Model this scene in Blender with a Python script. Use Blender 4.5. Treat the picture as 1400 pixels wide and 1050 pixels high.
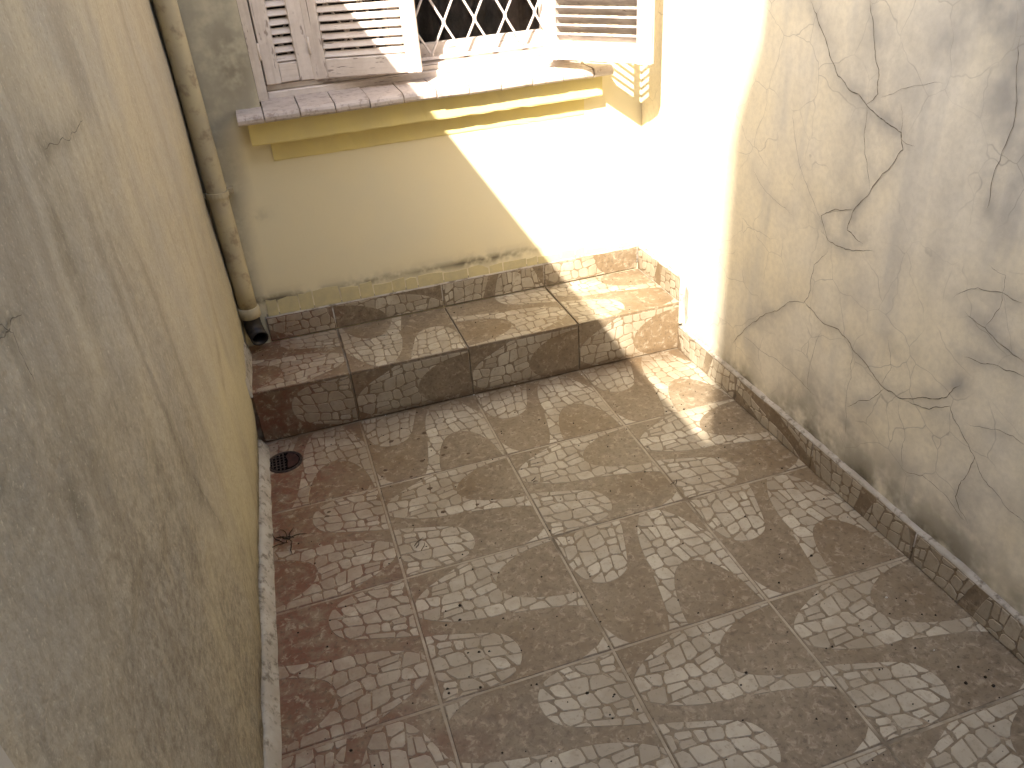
import bpy, math, random
import numpy as np
from mathutils import Vector, Matrix

# ------------------------------------------------------------------ camera, sky, sun, exposure
for o in list(bpy.data.objects): bpy.data.objects.remove(o)
scene = bpy.context.scene
COL = scene.collection
CAM_M = np.array([[0.9490976918704588, -0.3068384694955031, -0.07115985472037471],
                  [-0.2175938625631463, -0.47535349771287333, -0.8524622942904794],
                  [0.22774213984464578, 0.8245539435657285, -0.5179230752623282]])   # world -> camera (x right, y down, z forward)
CAM_O = np.array([-0.1025, -2.5823, 1.6312]); CAM_F = 1075.64                        # focal length in pixels of a 1400 x 1050 picture
cam_d = bpy.data.cameras.new('camera'); cam = bpy.data.objects.new('camera', cam_d); COL.objects.link(cam)
Rw = np.array([CAM_M[0], -CAM_M[1], -CAM_M[2]]).T
mw = Matrix([list(Rw[i]) + [CAM_O[i]] for i in range(3)] + [[0, 0, 0, 1]])
cam.matrix_world = mw
cam_d.sensor_fit = 'HORIZONTAL'; cam_d.sensor_width = 36; cam_d.lens = 36 * CAM_F / 1400
cam_d.clip_start = 0.02; cam_d.clip_end = 2000
scene.camera = cam

SUN = Vector((0.67, 0.98, -1.0)).normalized()
world = bpy.data.worlds.new('World'); scene.world = world; world.use_nodes = True
wn = world.node_tree; wn.nodes.clear()
sky = wn.nodes.new('ShaderNodeTexSky'); sky.sky_type = 'NISHITA'; sky.sun_disc = False
sky.sun_elevation = math.asin(-SUN.z); sky.sun_rotation = math.atan2(-SUN.x, -SUN.y)
sky.dust_density = 2.0; sky.air_density = 1.0
bg = wn.nodes.new('ShaderNodeBackground'); bg.inputs['Strength'].default_value = 0.15
wo = wn.nodes.new('ShaderNodeOutputWorld')
wn.links.new(sky.outputs[0], bg.inputs[0]); wn.links.new(bg.outputs[0], wo.inputs[0])
sl = bpy.data.lights.new('sun', 'SUN'); sl.energy = 2.8; sl.angle = math.radians(0.53); sl.color = (1.0, 0.95, 0.88)
so = bpy.data.objects.new('sun', sl); COL.objects.link(so)
so.rotation_euler = SUN.to_track_quat('-Z', 'Y').to_euler(); so.location = (-4, -6, 8)
scene.view_settings.view_transform = 'Standard'; scene.view_settings.look = 'None'
scene.view_settings.gamma = 1; scene.view_settings.exposure = 2.6
scene.view_settings.use_white_balance = True; scene.view_settings.white_balance_temperature = 7150
scene.cycles.max_bounces = 7; scene.cycles.diffuse_bounces = 5; scene.cycles.caustics_reflective = False; scene.cycles.caustics_refractive = False

rnd = random.Random(7)

# ------------------------------------------------------------------ helpers
def un(px, py, ax, val):
    d = CAM_M.T @ np.array([(px - 700) / CAM_F, (py - 525) / CAM_F, 1]); t = (val - CAM_O[ax]) / d[ax]
    return CAM_O + t * d
def pr(w):
    c = CAM_M @ (np.array(w) - CAM_O); return 700 + CAM_F * c[0] / c[2], 525 + CAM_F * c[1] / c[2]

WLOC = {}
def wloc(o): return WLOC.get(o.name, Vector((0, 0, 0))) if o else Vector((0, 0, 0))
def link(o, parent, loc):
    COL.objects.link(o); WLOC[o.name] = Vector(loc)
    if parent: o.parent = parent
    o.location = Vector(loc) - wloc(parent)
    return o
def empty(name, loc, label, cat, group=None):
    o = bpy.data.objects.new(name, None); o.empty_display_size = 0.1
    link(o, None, loc); o['label'] = label; o['category'] = cat
    if group: o['group'] = group
    return o
def tag(o, label=None, cat=None, group=None, kind=None):
    if label: o['label'] = label
    if cat: o['category'] = cat
    if group: o['group'] = group
    if kind: o['kind'] = kind
    return o
def mesh_obj(name, V, F, mat, parent=None, smooth=False, attrs=None, loc=None):
    V = np.array(V, float)
    c = np.array(loc, float) if loc is not None else (V.min(0) + V.max(0)) / 2
    me = bpy.data.meshes.new(name); me.from_pydata((V - c).tolist(), [], [list(f) for f in F])
    me.materials.append(mat)
    if attrs:
        for k, a in attrs.items():
            at = me.attributes.new(k, 'FLOAT', 'POINT'); at.data.foreach_set('value', np.array(a, dtype=np.float32))
    if smooth: me.polygons.foreach_set('use_smooth', [True] * len(me.polygons))
    me.update()
    o = bpy.data.objects.new(name, me)
    return link(o, parent, c)
def share(src, parent, loc):
    o = bpy.data.objects.new(src.name.split('.')[0], src.data); return link(o, parent, loc)

BOXF = [(0,3,2,1),(4,5,6,7),(0,1,5,4),(1,2,6,5),(2,3,7,6),(3,0,4,7)]
def box_vf(x0, x1, y0, y1, z0, z1, b=0.0):
    if b <= 0:
        return [(x0,y0,z0),(x1,y0,z0),(x1,y1,z0),(x0,y1,z0),(x0,y0,z1),(x1,y0,z1),(x1,y1,z1),(x0,y1,z1)], list(BOXF)
    # chamfered box : 24 verts
    V=[];idx={}
    for sx in (0,1):
        for sy in (0,1):
            for sz in (0,1):
                X=(x0,x1)[sx];Y=(y0,y1)[sy];Z=(z0,z1)[sz]
                dx=b if sx==0 else -b;dy=b if sy==0 else -b;dz=b if sz==0 else -b
                for a,p in enumerate(((X,Y+dy,Z+dz),(X+dx,Y,Z+dz),(X+dx,Y+dy,Z))):
                    idx[(sx,sy,sz,a)]=len(V);V.append(p)
    F=[]
    def q(*k): F.append([idx[i] for i in k])
    q((0,0,0,0),(0,0,1,0),(0,1,1,0),(0,1,0,0)); q((1,0,0,0),(1,1,0,0),(1,1,1,0),(1,0,1,0))
    q((0,0,0,1),(1,0,0,1),(1,0,1,1),(0,0,1,1)); q((0,1,0,1),(0,1,1,1),(1,1,1,1),(1,1,0,1))
    q((0,0,0,2),(0,1,0,2),(1,1,0,2),(1,0,0,2)); q((0,0,1,2),(1,0,1,2),(1,1,1,2),(0,1,1,2))
    for s in (0,1):
        for t in (0,1):
            q((s,t,0,0),(s,t,1,0),(s,t,1,1),(s,t,0,1))
            q((s,0,t,0),(s,1,t,0),(s,1,t,2),(s,0,t,2))
            q((0,s,t,1),(1,s,t,1),(1,s,t,2),(0,s,t,2))
    for sx in (0,1):
        for sy in (0,1):
            for sz in (0,1): q((sx,sy,sz,0),(sx,sy,sz,1),(sx,sy,sz,2))
    return V,F
def fix_normals(o):
    import bmesh
    bm=bmesh.new();bm.from_mesh(o.data);bmesh.ops.recalc_face_normals(bm,faces=bm.faces);bm.to_mesh(o.data);bm.free();return o
def box(name, x0,x1,y0,y1,z0,z1, mat, parent=None, b=0.0):
    V,F=box_vf(x0,x1,y0,y1,z0,z1,b); return fix_normals(mesh_obj(name,V,F,mat,parent))
def merge(parts):
    V=[];F=[]
    for v,f in parts:
        n=len(V);V+=list(v);F+=[[i+n for i in q] for q in f]
    return V,F
def tube_vf(path, r, n=8, cap=True):
    path=[Vector(p) for p in path];V=[];F=[]
    rr=r if isinstance(r,(list,tuple)) else [r]*len(path)
    up=None
    for i,p in enumerate(path):
        t=(path[min(i+1,len(path)-1)]-path[max(i-1,0)]).normalized()
        if up is None: up=t.orthogonal().normalized()
        up=(up-t*up.dot(t)).normalized();s=t.cross(up)
        for k in range(n):
            a=2*math.pi*k/n;V.append(tuple(p+(up*math.cos(a)+s*math.sin(a))*rr[i]))
    for i in range(len(path)-1):
        for k in range(n):
            F.append([i*n+k,i*n+(k+1)%n,(i+1)*n+(k+1)%n,(i+1)*n+k])
    if cap:
        F.append(list(range(n))[::-1]);m=(len(path)-1)*n;F.append([m+k for k in range(n)])
    return V,F

# cheap value noise for relief of walls
def vnoise(P, seed):
    P=np.asarray(P,float);i=np.floor(P).astype(np.int64);f=P-i;f=f*f*(3-2*f)
    def h(a,b,c):
        n=(a*374761393+b*668265263+c*2147483647+seed*144665)&0xffffffff
        n=((n^(n>>13))*1274126177)&0xffffffff
        return ((n^(n>>16))&0xffff)/65535.0
    out=0
    for dx in (0,1):
        for dy in (0,1):
            for dz in (0,1):
                w=(f[:,0] if dx else 1-f[:,0])*(f[:,1] if dy else 1-f[:,1])*(f[:,2] if dz else 1-f[:,2])
                out=out+w*h(i[:,0]+dx,i[:,1]+dy,i[:,2]+dz)
    return out-0.5
def fbm(P, seed, oct=3):
    s=0;a=1
    for k in range(oct): s=s+a*vnoise(np.asarray(P)*2**k,seed+k);a*=.5
    return s

# ------------------------------------------------------------------ materials
class N:
    def __init__(s,name):
        s.m=bpy.data.materials.new(name);s.m.use_nodes=True;s.t=s.m.node_tree;s.t.nodes.clear()
        s.out=s.t.nodes.new('ShaderNodeOutputMaterial');s.b=s.t.nodes.new('ShaderNodeBsdfPrincipled')
        s.t.links.new(s.b.outputs[0],s.out.inputs[0]);s.geo=s.t.nodes.new('ShaderNodeNewGeometry')
    def set(s,sock,v):
        if isinstance(v,bpy.types.NodeSocket): s.t.links.new(v,sock)
        elif isinstance(v,(tuple,list)) and len(v)==3 and sock.type=='RGBA': sock.default_value=(*v,1)
        else: sock.default_value=v
    def pos(s,scale=(1,1,1),off=(0,0,0),rot=(0,0,0)):
        n=s.t.nodes.new('ShaderNodeMapping');s.t.links.new(s.geo.outputs['Position'],n.inputs[0])
        n.inputs['Scale'].default_value=scale;n.inputs['Location'].default_value=off;n.inputs['Rotation'].default_value=rot;return n.outputs[0]
    def noise(s,scale,detail=4,rough=.6,vec=None,dist=0.0):
        n=s.t.nodes.new('ShaderNodeTexNoise');n.inputs['Scale'].default_value=scale;n.inputs['Detail'].default_value=min(detail,3.5)
        n.inputs['Roughness'].default_value=rough;n.inputs['Distortion'].default_value=dist
        s.t.links.new(vec if vec is not None else s.geo.outputs['Position'],n.inputs['Vector']);return n.outputs['Fac']
    def voro(s,scale,vec=None,feature='F1',out='Distance'):
        n=s.t.nodes.new('ShaderNodeTexVoronoi');n.feature=feature;n.inputs['Scale'].default_value=scale
        s.t.links.new(vec if vec is not None else s.geo.outputs['Position'],n.inputs['Vector']);return n.outputs[out]
    def ramp(s,fac,a,b,lo=0.0,hi=1.0):
        n=s.t.nodes.new('ShaderNodeMapRange');n.interpolation_type='SMOOTHSTEP';s.set(n.inputs[0],fac)
        n.inputs[1].default_value=a;n.inputs[2].default_value=b;n.inputs[3].default_value=lo;n.inputs[4].default_value=hi;return n.outputs[0]
    def mul(s,a,b,op='MULTIPLY'):
        n=s.t.nodes.new('ShaderNodeMath');n.operation=op;s.set(n.inputs[0],a);s.set(n.inputs[1],b);n.use_clamp=False;return n.outputs[0]
    def mix(s,fac,a,b,mode='MIX'):
        n=s.t.nodes.new('ShaderNodeMix');n.data_type='RGBA';n.blend_type=mode
        s.set(n.inputs[0],fac);s.set(n.inputs[6],a);s.set(n.inputs[7],b);return n.outputs[2]
    def attr(s,name):
        n=s.t.nodes.new('ShaderNodeAttribute');n.attribute_name=name;return n.outputs['Fac']
    def sep(s,vec=None):
        n=s.t.nodes.new('ShaderNodeSeparateXYZ');s.t.links.new(vec if vec is not None else s.geo.outputs['Position'],n.inputs[0]);return n.outputs
    def objrand(s):
        n=s.t.nodes.new('ShaderNodeObjectInfo');return n.outputs['Random']
    def bump(s,h,strength=.3,dist=.002,prev=None):
        n=s.t.nodes.new('ShaderNodeBump');n.inputs['Strength'].default_value=strength;n.inputs['Distance'].default_value=dist
        s.set(n.inputs['Height'],h)
        if prev is not None: s.t.links.new(prev,n.inputs['Normal'])
        return n.outputs[0]
    def done(s,col,rough=.8,normal=None,spec=.35,metal=0.0):
        s.set(s.b.inputs['Base Color'],col);s.set(s.b.inputs['Roughness'],rough);s.b.inputs['Specular IOR Level'].default_value=spec
        s.b.inputs['Metallic'].default_value=metal
        if normal is not None: s.t.links.new(normal,s.b.inputs['Normal'])
        return s.m

def m_cracked_wall():
    n=N('cracked_cream_plaster')
    big=n.noise(2.2,5,.6);mid=n.noise(9,5,.65);fine=n.noise(60,4,.7)
    stv=n.pos((9,9,1.3));st=n.noise(1.0,5,.6,stv)
    col=n.mix(n.ramp(big,.35,.7),(.79,.71,.53),(.75,.695,.57))
    col=n.mix(n.ramp(st,.52,.75,0,.45),col,(.50,.485,.44))
    col=n.mix(n.mul(n.attr('damp'),n.ramp(mid,.25,.7,.35,1)),col,(.36,.34,.30))
    col=n.mix(n.mul(n.attr('dirt'),n.ramp(mid,.3,.62,.15,1)),col,(.10,.085,.055))
    col=n.mix(n.mul(n.attr('crack'),n.ramp(fine,.2,.6,.5,1)),col,(.07,.06,.045))
    nv=n.t.nodes.new('ShaderNodeTexNoise');nv.inputs['Scale'].default_value=7;nv.inputs['Detail'].default_value=3;n.t.links.new(n.geo.outputs['Position'],nv.inputs['Vector'])
    va=n.t.nodes.new('ShaderNodeVectorMath');va.operation='MULTIPLY_ADD';n.t.links.new(nv.outputs['Color'],va.inputs[0]);va.inputs[1].default_value=(.09,.09,.09);n.t.links.new(n.geo.outputs['Position'],va.inputs[2]);wv=va.outputs[0]
    vor=n.voro(6.5,wv,'DISTANCE_TO_EDGE');craze=n.mul(n.ramp(vor,0,.011,1,0),n.ramp(n.noise(3.5,3,.6),.42,.60,0,.42))
    col=n.mix(craze,col,(.2,.18,.15))
    col=n.mix(n.ramp(fine,.3,.75,0,.22),col,(.36,.33,.27))
    nb=n.bump(mid,.35,.004);nb=n.bump(fine,.35,.0015,nb);nb=n.bump(n.attr('crack'),-.8,.002,nb) if False else nb
    return n.done(col,.85,nb,.2)
def m_streaked_wall():
    n=N('streaked_beige_plaster')
    big=n.noise(2.6,4,.65);mid=n.noise(22,4,.72);fine=n.noise(130,3,.7)
    st=n.noise(1.0,4,.62,n.pos((3,5.5,.9)),.9);st2=n.noise(1.0,4,.65,n.pos((3,24,1.5),(0,4,1)),.7)
    col=n.mix(n.ramp(big,.36,.66),(.43,.375,.275),(.38,.345,.28))
    col=n.mix(n.mul(n.attr('yellow'),.7),col,(.50,.435,.26))
    inv=n.mul(1.0,n.attr('yellow'),'SUBTRACT')
    col=n.mix(n.mul(n.ramp(st,.44,.76,0,.62),n.ramp(inv,0,1,.3,1)),col,(.225,.19,.14))
    col=n.mix(n.mul(n.ramp(st2,.55,.78,0,.38),n.ramp(inv,0,1,.3,1)),col,(.20,.165,.12))
    col=n.mix(n.mul(n.attr('mottle'),n.ramp(n.noise(48,4,.75),.34,.70,.25,.85)),col,(.185,.152,.108))
    col=n.mix(n.mul(n.attr('dirt'),n.ramp(mid,.3,.62,.2,1)),col,(.085,.07,.042))
    col=n.mix(n.ramp(fine,.54,.70,0,.4),col,(.22,.18,.12))
    col=n.mix(n.ramp(fine,.30,.42,.4,0),col,(.56,.50,.38))
    nb=n.bump(mid,.55,.006);nb=n.bump(fine,.6,.002,nb)
    return n.done(col,.88,nb,.2)
def m_house_wall():
    n=N('pale_yellow_paint')
    big=n.noise(2.5,4,.6);mid=n.noise(12,5,.65);fine=n.noise(150,3,.6)
    col=n.mix(n.ramp(big,.3,.7),(.74,.655,.44),(.70,.635,.45))
    col=n.mix(n.mul(n.attr('damp'),n.ramp(mid,.25,.6,.55,1)),col,(.32,.29,.22))
    col=n.mix(n.mul(n.attr('dirt'),n.ramp(mid,.35,.6,.1,1)),col,(.13,.11,.075))
    nb=n.bump(mid,.2,.003);nb=n.bump(fine,.25,.0008,nb)
    return n.done(col,.8,nb,.25)
def m_simple(name,a,b,scale=8,rough=.85,dirt=None,bs=.3,bd=.002,spec=.25):
    n=N(name);f=n.noise(scale,5,.65);g=n.noise(scale*9,3,.6)
    col=n.mix(n.ramp(f,.3,.7),a,b)
    if dirt: col=n.mix(n.ramp(n.noise(scale*2.3,6,.7),.5,.68,0,.8),col,dirt)
    nb=n.bump(f,bs,bd);nb=n.bump(g,bs,bd*.4,nb)
    return n.done(col,rough,nb,spec)
def floor_stain(n,col,k=1.0):
    x,y,z=n.sep()
    big=n.noise(6.5,4,.7,n.pos((1,1,1),(2,7,1)));med=n.noise(17,4,.72,n.pos((1,1,1),(9,3,4)))
    # trodden dust film, rust red wash that creeps from the drain side, and brown tracks
    col=n.mix(n.ramp(big,.36,.66,.10,.52),col,(.27,.218,.15))
    m=n.mul(n.ramp(n.mul(x,n.mul(big,.5),'ADD'),.46,-.06,0,1),n.ramp(med,.3,.62,.3,1))
    col=n.mix(n.mul(m,.88*k),col,(.14,.048,.028))
    br=n.mul(n.ramp(n.noise(2.3,4,.6,n.pos((1,1,1),(5,2,0))),.48,.66,0,.62*k),n.ramp(y,-1.9,-.2,.5,1))
    col=n.mix(br,col,(.145,.092,.046))
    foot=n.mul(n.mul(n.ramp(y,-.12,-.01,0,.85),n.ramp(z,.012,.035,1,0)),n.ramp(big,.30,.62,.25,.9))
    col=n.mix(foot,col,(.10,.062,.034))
    return n.mix(n.ramp(med,.60,.76,0,.38),col,(.38,.33,.25))
def m_tile_dark():
    n=N('brown_printed_tile')
    a=n.noise(34,4,.75,None,.5);b=n.noise(75,3,.7)
    col=n.mix(n.ramp(a,.3,.7),(.13,.097,.064),(.235,.185,.13))
    col=n.mix(n.ramp(n.objrand(),0,1,0,.35),col,(.18,.125,.078))
    col=floor_stain(n,col)
    col=n.mix(n.ramp(a,.53,.66,0,.65),col,(.33,.275,.20))
    col=n.mix(n.ramp(b,.52,.64,0,.5),col,(.085,.062,.04))
    return n.done(col,n.ramp(a,.3,.7,.42,.68),n.bump(a,.35,.0012),.35)
def m_tile_light():
    n=N('pale_printed_stone')
    a=n.noise(30,4,.7);b=n.noise(80,3,.7)
    col=n.mix(n.attr('tone'),(.34,.297,.228),(.49,.44,.35))
    col=floor_stain(n,col,.62)
    col=n.mix(n.ramp(a,.48,.72,0,.5),col,(.27,.225,.16))
    col=n.mix(n.ramp(b,.56,.68,0,.5),col,(.20,.16,.11))
    return n.done(col,n.ramp(a,.3,.7,.42,.66),n.bump(a,.3,.001),.35)
def m_grout():
    n=N('sandy_grout');a=n.noise(18,5,.7);b=n.noise(120,3,.6)
    col=n.mix(n.ramp(a,.3,.65),(.45,.40,.315),(.34,.29,.215))
    col=n.mix(n.ramp(n.noise(7,4,.6),.52,.68,0,.85),col,(.09,.07,.05))
    return n.done(floor_stain(n,col,.6),.9,n.bump(b,.5,.0015),.2)
def m_wood(name,vertical,grey=0.0):
    n=N(name)
    sc=(60,60,3.5) if vertical else (4,14,90)
    g=n.noise(1.0,5,.7,n.pos(sc));mid=n.noise(22,6,.75);chip=n.noise(1.0,5,.7,n.pos((34,34,9) if vertical else (9,20,60)))
    col=n.mix(n.ramp(mid,.3,.7),(.58,.51,.455),(.65,.585,.53))
    col=n.mix(n.ramp(g,.45,.75,0,.35),col,(.38,.31,.265))
    col=n.mix(n.ramp(chip,.60,.66,0,.85),col,(.25,.20,.175))
    col=n.mix(n.ramp(n.noise(9,5,.7),.5,.75,0,.35),col,(.36,.30,.275))
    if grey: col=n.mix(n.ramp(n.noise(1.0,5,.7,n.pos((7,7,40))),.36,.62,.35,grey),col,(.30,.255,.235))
    crack=n.ramp(n.noise(1.0,2,.5,n.pos((120,120,2.2) if vertical else (3,40,150))),.70,.735,0,.8)
    col=n.mix(crack,col,(.09,.065,.055))
    nb=n.bump(g,.35,.0012);nb=n.bump(chip,-.5,.0012,nb)
    return n.done(col,.62,nb,.3)
def m_flat(name,c,rough=.6,spec=.3,metal=0.0,var=.25,scale=30):
    n=N(name);f=n.noise(scale,4,.65)
    col=n.mix(n.ramp(f,.3,.7),tuple(x*(1-var) for x in c),tuple(x*(1+var*.5) for x in c))
    return n.done(col,rough,n.bump(f,.2,.001),spec,metal)

M={}
M['crackwall']=m_cracked_wall();M['streakwall']=m_streaked_wall();M['house']=m_house_wall()
M['fascia']=m_simple('strong_yellow_paint',(.72,.61,.27),(.67,.57,.28),9,.75,None,.2,.0015)
M['paintband']=m_simple('yellow_overpaint',(.58,.50,.28),(.48,.42,.26),16,.8,None,.3,.002)
M['dark']=m_tile_dark();M['light']=m_tile_light();M['grout']=m_grout()
M['cement']=m_simple('pale_cement',(.42,.385,.33),(.33,.295,.24),14,.9,(.13,.105,.075),.5,.003)
M['wood_v']=m_wood('peeling_paint_upright',True);M['wood_h']=m_wood('peeling_paint_level',False)
M['wood_grey']=m_wood('grey_slat',False,.9)  # greyer version of the level wood, for slats sloping inward
M['silltile']=m_simple('worn_pinkish_sill_tile',(.52,.455,.41),(.45,.385,.345),20,.5,(.27,.21,.175),.25,.0015,.4)
M['pipe']=m_simple('yellow_painted_pipe',(.43,.365,.225),(.37,.315,.215),7,.8,(.24,.185,.12),.2,.001,.2)
M['black']=m_flat('black_plastic',(.022,.018,.017),.5);M['void']=m_flat('hole_shade_black',(.006,.005,.005),.95,.05)  # near-black colour stands in for the shade inside holes
M['grille']=m_flat('white_enamel_bar',(.62,.57,.55),.5,.35,0,.2,60)
M['curtain']=m_flat('dark_curtain',(.20,.165,.165),.9,.1,0,.6,12)
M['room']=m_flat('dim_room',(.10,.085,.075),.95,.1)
M['metal']=m_flat('rusty_iron',(.055,.038,.032),.65,.4,.4,.5,80)
M['rust']=m_flat('red_rust_sludge',(.04,.016,.013),.6,.3,0,.5,60)
M['twig']=m_flat('dry_twig_bark',(.05,.034,.022),.9,.2,0,.5,200)
M['crumb']=m_flat('dark_dirt',(.035,.026,.018),.9,.2,0,.5,200)
M['mud']=m_flat('brown_mud',(.10,.066,.04),.75,.3,0,.3,90)
M['flake']=m_flat('white_paint_flake',(.62,.60,.55),.8,.2)
M['postpaint']=m_simple('grey_render',(.42,.38,.32),(.36,.33,.28),10,.85,None,.2,.001)
M['earth']=m_simple('bare_earth',(.20,.15,.10),(.14,.11,.07),.8,.95,(.09,.075,.05),.4,.02)
M['rooftile']=m_simple('clay_roof',(.30,.12,.07),(.24,.10,.06),5,.8,None,.3,.004)
def glass():
    n=N('window_glass');n.b.inputs['Transmission Weight'].default_value=.0
    mx=n.t.nodes.new('ShaderNodeMixShader');tr=n.t.nodes.new('ShaderNodeBsdfTransparent');gl=n.t.nodes.new('ShaderNodeBsdfGlossy')
    tr.inputs[0].default_value=(.75,.73,.72,1);gl.inputs['Roughness'].default_value=.06
    fr=n.t.nodes.new('ShaderNodeFresnel');fr.inputs[0].default_value=1.5
    n.t.links.new(fr.outputs[0],mx.inputs[0]);n.t.links.new(tr.outputs[0],mx.inputs[1]);n.t.links.new(gl.outputs[0],mx.inputs[2])
    n.t.links.new(mx.outputs[0],n.out.inputs[0]);n.t.nodes.remove(n.b);return n.m
M['glass']=glass()

# ------------------------------------------------------------------ dimensions (metres), solved from the photograph
T=0.45; R0=0.4337; H=0.214; D=0.385; XR=1.339; WR=1.355; YB=0.395; HS=0.104
def wall_x(y): return -0.365+0.03*y                # face of the streaked wall, which runs a little askew
YN=-3.1                                            # far end of the yard behind the camera

# ------------------------------------------------------------------ ground
g=mesh_obj('ground',[(-300,-300,-.09),(300,-300,-.09),(300,300,-.09),(-300,300,-.09)],[(0,1,2,3)],M['earth']); tag(g,'bare brown earth around the yard walls',kind='structure')

# ------------------------------------------------------------------ walls with traced cracks and stains
def seg_dist(P,polys):
    d=np.full(len(P),9.0)
    for pl in polys:
        pl=np.asarray(pl)
        for a,b in zip(pl[:-1],pl[1:]):
            ab=b-a;t=np.clip(((P-a)@ab)/(ab@ab+1e-12),0,1);q=a+t[:,None]*ab
            d=np.minimum(d,np.hypot(*(P-q).T))
    return d
def jag(pl,amp,rng,n=3):
    pl=[np.array(p,float) for p in pl]
    for _ in range(n):
        out=[pl[0]]
        for a,b in zip(pl[:-1],pl[1:]):
            L=np.linalg.norm(b-a);out.append((a+b)/2+np.array([rng.uniform(-1,1),rng.uniform(-1,1)])*L*amp);out.append(b)
        pl=out
    return np.array(pl)
def grid(us,vs,f):
    U,Vv=np.meshgrid(us,vs);P=np.stack([U.ravel(),Vv.ravel()],1);nx=len(us);F=[]
    for j in range(len(vs)-1):
        for i in range(nx-1):
            a=j*nx+i;F.append((a,a+1,a+1+nx,a+nx))
    return P,F
def crack_ribbons(pls,widths,to3,off,rng):
    V=[];F=[]
    for pl,w in zip(pls,widths):
        n0=len(V)
        for i,p in enumerate(pl):
            a=pl[max(i-1,0)];b=pl[min(i+1,len(pl)-1)];t=(b-a)/(np.linalg.norm(b-a)+1e-9);nn=np.array([-t[1],t[0]])
            e=min(1,min(i,len(pl)-1-i)/3+.12);ww=w*e*rng.uniform(.45,1.2)/2
            V.append(to3(p+nn*ww));V.append(to3(p-nn*ww))
            if i: k=n0+2*i;F.append((k-2,k-1,k+1,k))
    return V,F

S=.476
def R1(l): return [(900+x*S,y*S) for x,y in l]
def R2(l): return [(900+x*S,350+y*S) for x,y in l]
cr_px=[(R1([(440,0),(470,80),(500,170),(545,250),(600,300),(650,345),(700,380),(705,430),(660,490),(610,555),(560,610),(545,660),(590,700)]),4,1),
 (R1([(610,0),(620,100),(635,200),(632,270),(600,300)]),3,.9),(R1([(600,300),(595,400),(610,550)]),2.2,.7),
 (R1([(560,600),(510,600),(470,620),(490,690),(540,715),(620,720)]),3,.8),
 (R1([(490,720),(450,760),(440,830),(420,870),(370,870),(310,900),(250,945),(215,985)]),3,.6),
 (R1([(1045,100),(1030,250),(1005,400),(960,520),(945,600)]),2.6,.8),(R1([(390,300),(400,430),(440,560),(470,640)]),1.8,.4),
 (R1([(270,490),(330,570),(390,620)]),1.4,.25),
 (R1([(850,855),(920,825),(990,840),(1050,870)]),2.2,.5),(R1([(990,840),(1000,790),(950,760)]),1.8,.4),
 (R1([(880,890),(940,940),(1000,1000),(1060,1045)]),2.4,.6),(R1([(940,940),(985,880),(990,840)]),1.8,.4),
 (R2([(420,130),(460,175),(520,210),(560,270),(610,330),(650,380),(700,410),(760,405),(830,405),(870,370)]),3.6,.9),
 (R2([(650,380),(600,415),(540,430)]),2.6,.7),(R2([(245,230),(330,290),(400,350),(450,400)]),2,.5),
 (R2([(700,410),(780,440),(840,430),(870,500),(910,580),(880,640),(855,690),(890,770)]),3,.6),
 (R2([(910,580),(935,640),(1000,720),(1060,770)]),2.2,.5),(R2([(880,290),(940,310),(1000,330),(1060,352)]),2.4,.5),
 (R2([(890,480),(980,500),(1060,548)]),1.8,.4),(R2([(700,610),(760,630),(830,690),(880,760)]),2,.4),
 (R2([(660,230),(670,320),(640,370)]),1.6,.5),(R2([(560,270),(555,350),(540,430),(535,520)]),1.8,.6),(R2([(470,210),(440,300),(430,400)]),1.8,.5),
 (R2([(690,420),(710,520),(700,610)]),1.6,.4),(R1([(700,300),(700,400),(740,420)]),1.6,.3),(R1([(820,240),(700,255),(640,280)]),1.4,.3),
 ([(1420,60),(1470,160),(1450,300),(1500,420)],2.6,.6),([(1420,700),(1500,760),(1560,900)],2.4,.5)]
rng=random.Random(3)
cr_uv=[];cr_w=[];cr_h=[]
for pl,w,h in cr_px:
    q=[un(x,y,0,WR) for x,y in pl];q=[(p[1],p[2]) for p in q];cr_uv.append(jag(q,.09,rng,3));cr_w.append(w/1000*.55);cr_h.append(h)
us=np.linspace(YN,YB+.01,330);vs=np.linspace(-.05,2.3,170)
P,F=grid(us,vs,None)
damp=np.zeros(len(P))
for pl,h in zip(cr_uv,cr_h):
    d=seg_dist(P,[pl[::4] if len(pl)>8 else pl]);damp=np.maximum(damp,h*(.45*np.exp(-(d/.024)**2)+.38*np.exp(-(d/.085)**2)))
for px,py,ry,rz,a in [(1190,80,.10,.25,.55),(1240,100,.10,.3,.45),(1360,20,.22,.10,.9),(1300,30,.12,.12,.7),(1400,60,.10,.25,.7),(1290,300,.05,.22,.5),(1230,330,.06,.2,.45),(1160,240,.07,.15,.4),(1170,390,.10,.12,.5),(1150,560,.14,.12,.45),(1220,520,.10,.14,.5),(1310,590,.12,.1,.3),(1390,260,.06,.25,.55),(1050,300,.02,.2,.25),(1020,380,.02,.15,.3)]:
    c=un(px,py,0,WR);damp=np.maximum(damp,a*np.exp(-((P[:,0]-c[1])/ry)**2-((P[:,1]-c[2])/rz)**2))
nz=fbm(np.stack([P[:,0]*5,P[:,1]*5,P[:,0]*0],1),11,4)
damp=np.clip(damp*(1+1.3*nz),0,1)
dirt=np.exp(-np.clip(P[:,1]-.09,0,9)/.075)*.95+.18*np.exp(-np.clip(P[:,1]-.1,0,9)/.25);dirt=np.clip(dirt*(1+1.2*nz),0,1)
dirt*=np.clip((.05-P[:,0])/.5,.25,1)
dc=np.full(len(P),9.)
crack=np.zeros(len(P))
rel=fbm(np.stack([P[:,0]*3,P[:,1]*3,P[:,0]*0],1),21,4)*.007
V=[(WR-r*1.0,p[0],p[1]) for p,r in zip(P,rel)]
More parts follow.
